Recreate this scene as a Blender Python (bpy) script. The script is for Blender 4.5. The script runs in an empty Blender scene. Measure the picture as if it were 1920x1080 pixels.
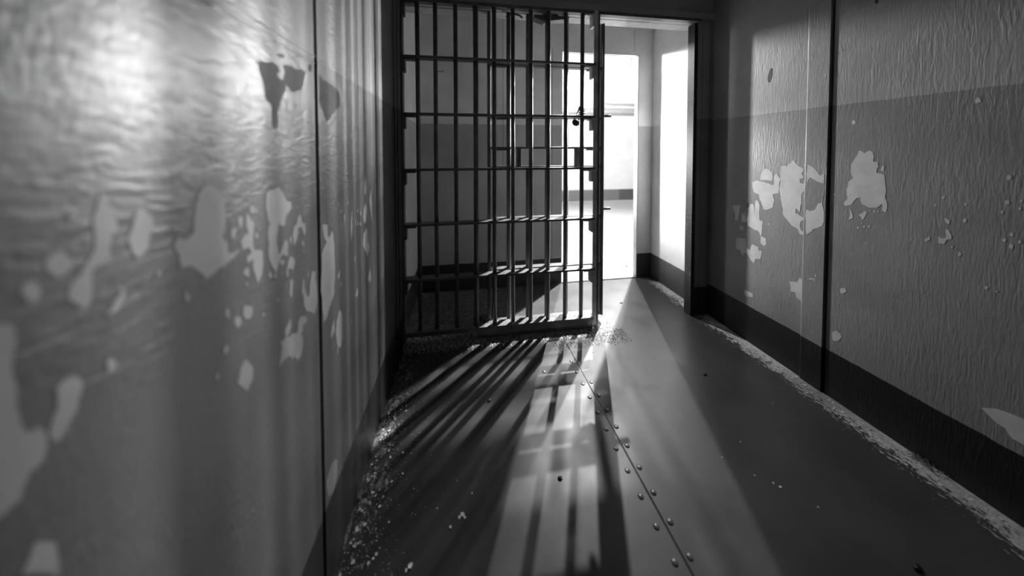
import bpy, bmesh, math, random
from mathutils import Matrix, Vector, Euler, noise
C = bpy.context.scene.collection
S = bpy.context.scene
PI = math.pi
# ------------------------------------------------------------------ camera
# Ultra wide lens (f = 557 px on a 1920 px wide frame), slight yaw to the right and
# a shifted principal point; the eye stands 1.13 m above the cell floor.
yaw, pit, rol = 0.15164502, 0.02797071, -0.00092877
FPX, PX, PY = 557.0, 955.55, 296.46
EYE = Vector((0, 0, 1.13))
cam_d = bpy.data.cameras.new('camera')
cam = bpy.data.objects.new('camera', cam_d); C.objects.link(cam)
B = Matrix(((1, 0, 0), (0, 0, -1), (0, 1, 0)))
Ry = Matrix(((math.cos(yaw), -math.sin(yaw), 0), (math.sin(yaw), math.cos(yaw), 0), (0, 0, 1)))
Rp = Matrix(((1, 0, 0), (0, math.cos(pit), -math.sin(pit)), (0, math.sin(pit), math.cos(pit))))
Rr = Matrix(((math.cos(rol), -math.sin(rol), 0), (math.sin(rol), math.cos(rol), 0), (0, 0, 1)))
R = Rr @ Rp @ B @ Ry
m = Matrix((R[0], -R[1], -R[2])).transposed().to_4x4()
m.translation = EYE
cam.matrix_world = m
cam_d.sensor_width = 36.0
cam_d.lens = FPX / 1920 * 36.0
cam_d.shift_x = (960 - PX) / 1920
cam_d.shift_y = (PY - 540) / 1920
cam_d.clip_start = 0.02
cam_d.dof.use_dof = True
cam_d.dof.focus_distance = 1.45
cam_d.dof.aperture_fstop = 0.95
S.camera = cam
# ------------------------------------------------------------------ world, lamps, exposure
w = bpy.data.worlds.new('night'); S.world = w; w.use_nodes = True
w.node_tree.nodes['Background'].inputs[0].default_value = (0.5, 0.5, 0.5, 1)
w.node_tree.nodes['Background'].inputs[1].default_value = 0.0
S.view_settings.view_transform = 'Standard'
S.view_settings.look = 'None'
S.view_settings.gamma = 1
S.view_settings.use_curve_mapping = False
S.view_settings.exposure = 0.0

def lamp(name, kind, loc, power, rad, aim=None, size=None, blend=0.3):
    d = bpy.data.lights.new(name, kind); d.energy = power; d.color = (1, 1, 1)
    d.shadow_soft_size = rad
    o = bpy.data.objects.new(name, d); C.objects.link(o); o.location = loc
    if aim is not None:
        o.rotation_euler = (Vector(aim) - Vector(loc)).to_track_quat('-Z', 'Y').to_euler()
    if size: d.spot_size = math.radians(size); d.spot_blend = blend
    return o
# high flood lamp across the cell house, shining down through both doorways
lamp('gallery_flood_lamp', 'SPOT', (4.1, 9.5, 7.9), 2300, 0.06, (1.0, 2.0, 0.6), 34)
# second high lamp above the hall
o = lamp('hall_high_light', 'AREA', (3.1, 4.5, 5.2), 290, 0.05, (1.0, 2.05, 0.6))
o.data.shape = 'RECTANGLE'; o.data.size = 0.05; o.data.size_y = 1.0
# tall narrow light (a slit of daylight) standing in the hall, right of the outer doorway
o = lamp('hall_strip_light', 'AREA', (3.05, 4.5, 2.35), 86, 0.1, (0.6, 2.05, 2.35))
o.data.shape = 'RECTANGLE'; o.data.size = 0.20; o.data.size_y = 1.7
o = lamp('hall_streak_fill', 'AREA', (3.20, 4.42, 2.25), 56, 0.1, (0.6, 2.05, 2.25))  # narrow fill added beside the strip to strengthen the streaks on the left wall
o.data.shape = 'RECTANGLE'; o.data.size = 0.05; o.data.size_y = 1.6
for q in bpy.data.lights:
    if q.type == 'AREA': q.spread = math.radians(75)
# lamp just outside the outer doorway
lamp('doorway_lamp', 'POINT', (1.03, 2.82, 2.02), 95, 0.022)
lamp('passage_wall_fill', 'SPOT', (1.03, 2.82, 1.15), 240, 0.03, (1.66, 2.32, 1.0), 86, 1.0)  # extra fill added below the lamp, aimed to whiten the passage wall
# unseen fill added over the doorway to brighten the hall, and a bare lamp further left in the hall
lamp('hall_wash_fill', 'SPOT', (2.2, 2.75, 3.1), 420, 0.1, (2.6, 6.1, .4), 120, .6)
lamp('hall_left_lamp', 'POINT', (-1.2, 4.5, 2.1), 60, 0.06)
# weak unseen fill added in the cell behind the camera, lifting the darks
lamp('cell_fill_light', 'POINT', (.9, -.85, 2.2), 1.4, 0.15)

# ------------------------------------------------------------------ helpers
rnd = random.Random(7)
def bx(bm, lo, hi, mi=0):
    vs = [bm.verts.new((x, y, z)) for x in (lo[0], hi[0]) for y in (lo[1], hi[1]) for z in (lo[2], hi[2])]
    F = [(0,1,3,2),(4,6,7,5),(0,4,5,1),(2,3,7,6),(0,2,6,4),(1,5,7,3)]
    for f in F:
        q = bm.faces.new([vs[i] for i in f]); q.material_index = mi
    return vs
def cyl(bm, a, b, r, n=20, r2=None):
    a = Vector(a); b = Vector(b); d = (b - a).normalized()
    u = d.orthogonal().normalized(); v = d.cross(u)
    r2 = r if r2 is None else r2
    A = [bm.verts.new(a + (u*math.cos(t*2*PI/n) + v*math.sin(t*2*PI/n))*r) for t in range(n)]
    Z = [bm.verts.new(b + (u*math.cos(t*2*PI/n) + v*math.sin(t*2*PI/n))*r2) for t in range(n)]
    for i in range(n):
        f = bm.faces.new((A[i], A[(i+1)%n], Z[(i+1)%n], Z[i])); f.smooth = True
    bm.faces.new(A[::-1]); bm.faces.new(Z)
def tube(bm, pts, r, n=10):
    pts = [Vector(p) for p in pts]; rings = []
    u = None
    for i, p in enumerate(pts):
        d = (pts[min(i+1, len(pts)-1)] - pts[max(i-1, 0)]).normalized()
        u = d.orthogonal().normalized() if u is None else (u - d*u.dot(d)).normalized()
        v = d.cross(u)
        rr = r[i] if isinstance(r, (list, tuple)) else r
        rings.append([bm.verts.new(p + (u*math.cos(t*2*PI/n) + v*math.sin(t*2*PI/n))*rr) for t in range(n)])
    for a, b in zip(rings, rings[1:]):
        for i in range(n):
            f = bm.faces.new((a[i], a[(i+1)%n], b[(i+1)%n], b[i])); f.smooth = True
    bm.faces.new(rings[0][::-1]); bm.faces.new(rings[-1])
def obj(name, bm, mats, parent=None, bevel=0.0, seg=2):
    bmesh.ops.recalc_face_normals(bm, faces=bm.faces)
    me = bpy.data.meshes.new(name); bm.to_mesh(me); bm.free()
    for mt in (mats if isinstance(mats, (list, tuple)) else [mats]): me.materials.append(mt)
    o = bpy.data.objects.new(name, me); C.objects.link(o)
    if parent is not None: o.parent = parent
    if bevel:
        b = o.modifiers.new('bevel', 'BEVEL'); b.width = bevel; b.segments = seg; b.limit_method = 'ANGLE'; b.angle_limit = math.radians(40)
    return o
def rel(bm, parent):   # geometry is written in world space; move it into the parent's space
    bmesh.ops.translate(bm, verts=bm.verts, vec=-Vector(parent.location)); return bm
def struct(name, bm, mats, bevel=0.0):
    o = obj(name, bm, mats, None, bevel); o['kind'] = 'structure'; return o
def thing(name, label, cat, loc, group=None):
    o = bpy.data.objects.new(name, None); C.objects.link(o); o.location = loc; o.empty_display_size = .05
    o['label'] = label; o['category'] = cat
    if group: o['group'] = group
    return o
def tag(o, label, cat, group=None, kind=None):
    o['label'] = label; o['category'] = cat
    if group: o['group'] = group
    if kind: o['kind'] = kind
    return o

# ------------------------------------------------------------------ materials
class N:
    def __init__(s, name):
        s.m = bpy.data.materials.new(name); s.m.use_nodes = True
        s.t = s.m.node_tree; s.b = s.t.nodes['Principled BSDF']
    def n(s, k, **kw):
        q = s.t.nodes.new(k)
        for a, v in kw.items(): setattr(q, a, v)
        return q
    def l(s, a, b): s.t.links.new(a, b)
    def inp(s, sock, v):
        if hasattr(v, 'is_output') or isinstance(v, bpy.types.NodeSocket): s.l(v, sock)
        else: sock.default_value = v
    def math(s, op, a, b=0.0, c=None):
        q = s.n('ShaderNodeMath', operation=op); s.inp(q.inputs[0], a); s.inp(q.inputs[1], b)
        if c is not None: s.inp(q.inputs[2], c)
        return q.outputs[0]
    def ramp(s, v, a, b, lo=0.0, hi=1.0):
        q = s.n('ShaderNodeMapRange', interpolation_type='SMOOTHSTEP'); q.clamp = True
        s.inp(q.inputs[0], v); s.inp(q.inputs[1], a); s.inp(q.inputs[2], b); s.inp(q.inputs[3], lo); s.inp(q.inputs[4], hi)
        return q.outputs[0]
    def mixf(s, f, a, b):
        q = s.n('ShaderNodeMix', data_type='FLOAT'); s.inp(q.inputs[0], f); s.inp(q.inputs[2], a); s.inp(q.inputs[3], b)
        return q.outputs[0]
    def pos(s):
        g = s.n('ShaderNodeNewGeometry'); x = s.n('ShaderNodeSeparateXYZ'); s.l(g.outputs['Position'], x.inputs[0])
        s.P = g.outputs['Position']; return x.outputs
    def noise(s, scale, det=3, rough=.5, vec=None, stretch=None, dist=0.0):
        q = s.n('ShaderNodeTexNoise'); q.inputs['Scale'].default_value = scale; q.inputs['Detail'].default_value = det
        q.inputs['Roughness'].default_value = rough; q.inputs['Distortion'].default_value = dist
        v = vec or s.P
        if stretch:
            mp = s.n('ShaderNodeMapping'); mp.inputs['Scale'].default_value = stretch; s.l(v, mp.inputs[0]); v = mp.outputs[0]
        s.l(v, q.inputs['Vector']); return q.outputs[0]
    def grey(s, v):
        q = s.n('ShaderNodeCombineColor'); 
        for i in range(3): s.inp(q.inputs[i], v)
        return q.outputs[0]
    def bump(s, h, strength, dist, prev=None):
        q = s.n('ShaderNodeBump'); q.inputs['Strength'].default_value = strength; q.inputs['Distance'].default_value = dist
        s.l(h, q.inputs['Height'])
        if prev is not None: s.l(prev, q.inputs['Normal'])
        return q.outputs[0]
    def fin(s, col, rough, nor=None, spec=.5, metal=0.0):
        s.inp(s.b.inputs['Base Color'], s.grey(col)); s.inp(s.b.inputs['Roughness'], rough)
        s.inp(s.b.inputs['Specular IOR Level'], spec); s.inp(s.b.inputs['Metallic'], metal)
        if nor is not None: s.l(nor, s.b.inputs['Normal'])
        return s.m

def wall_paint(name, up, low, base, zp, zb, r_up, r_low, axis, bumps, seams=()):
    """gloss paint in three horizontal bands; bumps = strength of brush ridges; seams = (coordinate axis, pos, zmin, zmax)"""
    s = N(name); X, Y, Z = s.pos()
    wob = s.math('MULTIPLY', s.math('SUBTRACT', s.noise(26, 2), .5), .006)
    zz = s.math('ADD', Z, wob)
    m1 = s.ramp(zz, zp-.001, zp+.001); m2 = s.ramp(s.math('ADD', Z, s.math('MULTIPLY', wob, 1.2)), zb-.001, zb+.001)
    lowc = s.mixf(m2, base, low); col = s.mixf(m1, lowc, up)
    cloud = s.noise(3.2, 4, .6)
    col = s.math('MULTIPLY', col, s.ramp(cloud, .25, .75, .86, 1.12))
    # tiny chips
    chip = s.ramp(s.noise(95, 2, .5), .765, .785)
    chip = s.math('MULTIPLY', chip, s.ramp(s.noise(6, 2), .5, .62))
    col = s.mixf(chip, col, .5)
    r = s.mixf(m1, r_low, r_up)
    r = s.math('ADD', r, s.math('MULTIPLY', s.math('SUBTRACT', s.noise(9, 4), .5), .12))
    st = (1.0, 1.0, .14) if axis == 'v' else (1, .35, 1)
    rid = s.noise(110 if axis == 'v' else 75, 3, .55, stretch=st, dist=1.0)
    fine = s.noise(230, 2, .5, stretch=(1, 1, .25))
    big = s.noise(7, 2, .5)
    patchy = s.ramp(s.noise(4.5, 2), .35, .65, .35, 1.0)
    nb = s.bump(s.math('MULTIPLY', rid, patchy), bumps[0], .004)
    nb = s.bump(fine, bumps[1], .0012, nb)
    nb = s.bump(big, bumps[2], .01, nb)
    for ax, p, z0, z1 in seams:
        c = X if ax == 'x' else (Y if ax == 'y' else Z)
        d = s.math('ABSOLUTE', s.math('SUBTRACT', c, p))
        k = s.ramp(d, .0012, .0022, 1.0, 0.0)
        other = Z if ax != 'z' else X
        k = s.math('MULTIPLY', k, s.math('MULTIPLY', s.math('GREATER_THAN', other, z0), s.math('LESS_THAN', other, z1)))
        col = s.mixf(k, col, s.math('MULTIPLY', col, .25))
    return s.fin(col, r, nb)

def steel(name, c, r, chip=.35, cl=.22):
    s = N(name); s.pos()
    k = s.ramp(s.noise(120, 4, .65, stretch=(1, 1, .35)), .60, .66)
    k = s.math('MULTIPLY', k, s.ramp(s.noise(9, 2), .45, .6)); k = s.math('MULTIPLY', k, chip)
    col = s.mixf(k, s.math('MULTIPLY', s.ramp(s.noise(14, 3), .2, .8, .7, 1.3), c), cl)
    nb = s.bump(s.noise(160, 3), .35, .001)
    return s.fin(col, s.math('ADD', r, s.math('MULTIPLY', k, .3)), nb)

M = {}
M['left'] = wall_paint('left_wall_paint', .24, .108, .02, 1.347, .212, .40, .37, 'h', (.5, .45, .12))
M['right'] = wall_paint('right_wall_paint', .34, .215, .011, 1.327, .212, .45, .43, 'v', (.42, .35, .14))
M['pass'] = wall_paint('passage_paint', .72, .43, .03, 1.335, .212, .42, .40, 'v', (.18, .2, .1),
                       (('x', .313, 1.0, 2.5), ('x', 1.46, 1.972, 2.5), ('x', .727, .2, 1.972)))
M['passr_lit'] = wall_paint('passage_right_lit_paint', .8, .62, .05, 1.335, .212, .45, .45, 'v', (.15, .2, .1))  # passage paint in a lighter copy, strong light put into the wall colour
M['end'] = wall_paint('end_wall_paint', .36, .22, .02, 1.336, .194, .45, .45, 'v', (.2, .2, .1),
                      (('x', 1.575, .1, 1.90), ('x', 1.634, .1, 1.98)))

def plain(name, c, r, var=.2, sc=8, bump=.2, bs=120):
    s = N(name); s.pos()
    col = s.math('MULTIPLY', s.ramp(s.noise(sc, 4, .6), .25, .75, 1-var, 1+var), c)
    return s.fin(col, r, s.bump(s.noise(bs, 3), bump, .001))
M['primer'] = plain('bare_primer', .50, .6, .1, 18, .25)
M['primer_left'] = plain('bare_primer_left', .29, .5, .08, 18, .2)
M['matt'] = plain('scuffed_paint', .12, .8, .15, 20, .3)
M['dark'] = plain('dark_stain', .04, .6)
M['gap'] = plain('joint_gap', .006, .8)
M['bar'] = steel('dark_bar_steel', .12, .34)
M['bar2'] = steel('sliding_door_steel', .11, .36, .6, .3)
M['jamb'] = steel('bare_jamb_steel', .012, .6, .7, .3)
M['plate'] = steel('grey_plate_paint', .6, .5, .3, .5)
M['soffit'] = plain('soffit_paint', .42, .45, .15, 12)
M['hallwall'] = None
M['flake'] = plain('paint_flake', .6, .6, .25, 40)
M['flake_dark'] = plain('dark_flake', .12, .6, .4, 40)
M['lock'] = steel('padlock_metal', .03, .45, .3, .1)
M['ceil'] = plain('ceiling_paint', .3, .6)
M['straw'] = plain('straw', .75, .5)
M['bug'] = plain('black_debris', .01, .5)

# cell floor: dark gloss deck paint, worn pale at the edges
s = N('cell_floor_paint'); X, Y, Z = s.pos()
dr = s.ramp(X, 1.44, 1.66)                      # strip under the right wall
dl = s.ramp(X, -.16, -.31)                      # strip under the left wall
jag = s.noise(11, 5, .65)
fine = s.noise(85, 4, .7, stretch=(1, .45, 1))
v = s.n('ShaderNodeTexVoronoi'); v.inputs['Scale'].default_value = 75; s.l(s.P, v.inputs['Vector']); vor = v.outputs['Distance']
edge_r = s.ramp(s.math('ADD', s.math('ADD', dr, s.math('MULTIPLY', s.math('SUBTRACT', jag, .5), 1.0)), s.math('MULTIPLY', s.math('SUBTRACT', fine, .5), 2.2)), .55, .72)
edge_r = s.math('MULTIPLY', edge_r, s.ramp(Y, 2.35, 2.2)); edge_r = s.math('MULTIPLY', edge_r, s.math('MULTIPLY', s.ramp(X, 1.32, 1.45), s.ramp(s.noise(2.3, 2), .3, .6, .35, .9)))
edge_l = s.ramp(s.math('ADD', s.math('MULTIPLY', dl, .55), s.math('ADD', s.math('MULTIPLY', s.math('SUBTRACT', jag, .5), 1.0), s.math('MULTIPLY', s.math('SUBTRACT', fine, .5), 1.6))), .56, .70)
edge_l = s.math('MULTIPLY', edge_l, s.ramp(X, .12, -.22)); edge_l = s.math('MULTIPLY', edge_l, .55)
# rubble and scale around the grille sill
cu = s.ramp(s.math('ABSOLUTE', s.math('SUBTRACT', Y, 1.76)), .18, .03)
cu = s.math('MULTIPLY', cu, s.ramp(X, 1.05, .86))
cu = s.ramp(s.math('ADD', s.math('MULTIPLY', cu, .6), s.math('MULTIPLY', s.math('SUBTRACT', fine, .5), 1.9)), .50, .62)
pl = s.math('MULTIPLY', s.ramp(Y, 1.85, 1.95), s.ramp(X, .55, .15))
pl = s.math('MULTIPLY', pl, s.ramp(s.noise(60, 5, .75, stretch=(.5, 1, 1)), .50, .58)); pl = s.math('MULTIPLY', pl, .35)
wear = s.math('MAXIMUM', s.math('MAXIMUM', edge_r, edge_l), s.math('MAXIMUM', s.math('MULTIPLY', cu, .8), pl))
spk = s.math('MULTIPLY', s.ramp(s.noise(150, 2), .76, .79), s.ramp(s.noise(3, 2), .52, .6)); wear = s.math('MAXIMUM', wear, s.math('MULTIPLY', spk, .5))
base = s.math('MULTIPLY', s.ramp(s.noise(4, 4, .6), .25, .75, .8, 1.2), .046)
# two deck plates meet at x = 0.585
sd = s.math('ABSOLUTE', s.math('SUBTRACT', X, s.math('ADD', .585, s.math('MULTIPLY', s.math('SUBTRACT', 1.5, Y), .012))))
seam = s.math('MULTIPLY', s.ramp(sd, .0008, .0018, 1, 0), s.math('LESS_THAN', Y, 1.6))
col = s.mixf(wear, base, s.mixf(s.noise(50, 3), .18, .62))
col = s.mixf(seam, col, .012)
rr = s.mixf(wear, s.ramp(s.noise(6, 4), .3, .7, .32, .41), .75)
h = s.math('ADD', s.math('MULTIPLY', wear, s.noise(60, 3)), 0)
nb = s.bump(s.noise(420, 2, .5), .16, .0006); nb = s.bump(h, .6, .003, nb); nb = s.bump(s.noise(5, 2), .12, .01, nb)
nb = s.bump(s.ramp(sd, 0, .004), .8, .002, nb)
M['floor'] = s.fin(col, rr, nb, .4)

# pale hall floor, slab joints
s = N('hall_floor_concrete'); X, Y, Z = s.pos()
def line(c, p, wd=.005): return s.ramp(s.math('ABSOLUTE', s.math('SUBTRACT', c, p)), wd*.5, wd, 1, 0)
d1 = s.math('ADD', X, s.math('MULTIPLY', Y, .12))
j = s.math('MAXIMUM', line(Y, 3.37), line(Y, 2.76))
j = s.math('MAXIMUM', j, line(Y, 4.6)); 
col = s.math('MULTIPLY', s.ramp(s.noise(2.2, 5, .6, stretch=(.5, 1, 1)), .25, .75, .85, 1.1), .42)
col = s.mixf(s.math('MULTIPLY', j, .55), col, .1)
col = s.mixf(s.math('MULTIPLY', line(s.math('ADD', X, s.math('MULTIPLY', Y, .03)), 1.58, .012), .4), col, .7)
M['hallfloor'] = s.fin(col, .38, s.bump(s.noise(40, 3), .1, .002))
# far hall wall: painted block courses, grey band at the foot
s = N('hall_block_paint'); X, Y, Z = s.pos()
fz = s.math('FRACT', s.math('DIVIDE', s.math('ADD', Z, .09), .40)); fzz = s.math('ABSOLUTE', s.math('SUBTRACT', fz, .5))
row = s.math('FLOOR', s.math('DIVIDE', s.math('ADD', Z, .09), .40))
fx = s.math('FRACT', s.math('DIVIDE', s.math('ADD', X, .45), .68))
jl = s.math('MAXIMUM', s.ramp(fzz, .487, .493), s.ramp(s.math('ABSOLUTE', s.math('SUBTRACT', fx, .5)), .492, .496))
jl = s.math('MULTIPLY', jl, s.math('GREATER_THAN', Z, 2.05))
col = s.mixf(s.math('MULTIPLY', jl, .35), s.math('MULTIPLY', s.ramp(s.noise(5, 4), .2, .8, .92, 1.05), .6), .25)
fb = s.ramp(Z, .256, .262, 1, 0)
col = s.mixf(fb, col, s.mixf(s.math('GREATER_THAN', X, 3.38), .13, .07))
M['hallwall'] = s.fin(col, .6, s.bump(jl, -.3, .004))
M['pipe'] = plain('painted_pipe', .45, .5, .35, 60, .6, 90)

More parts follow.
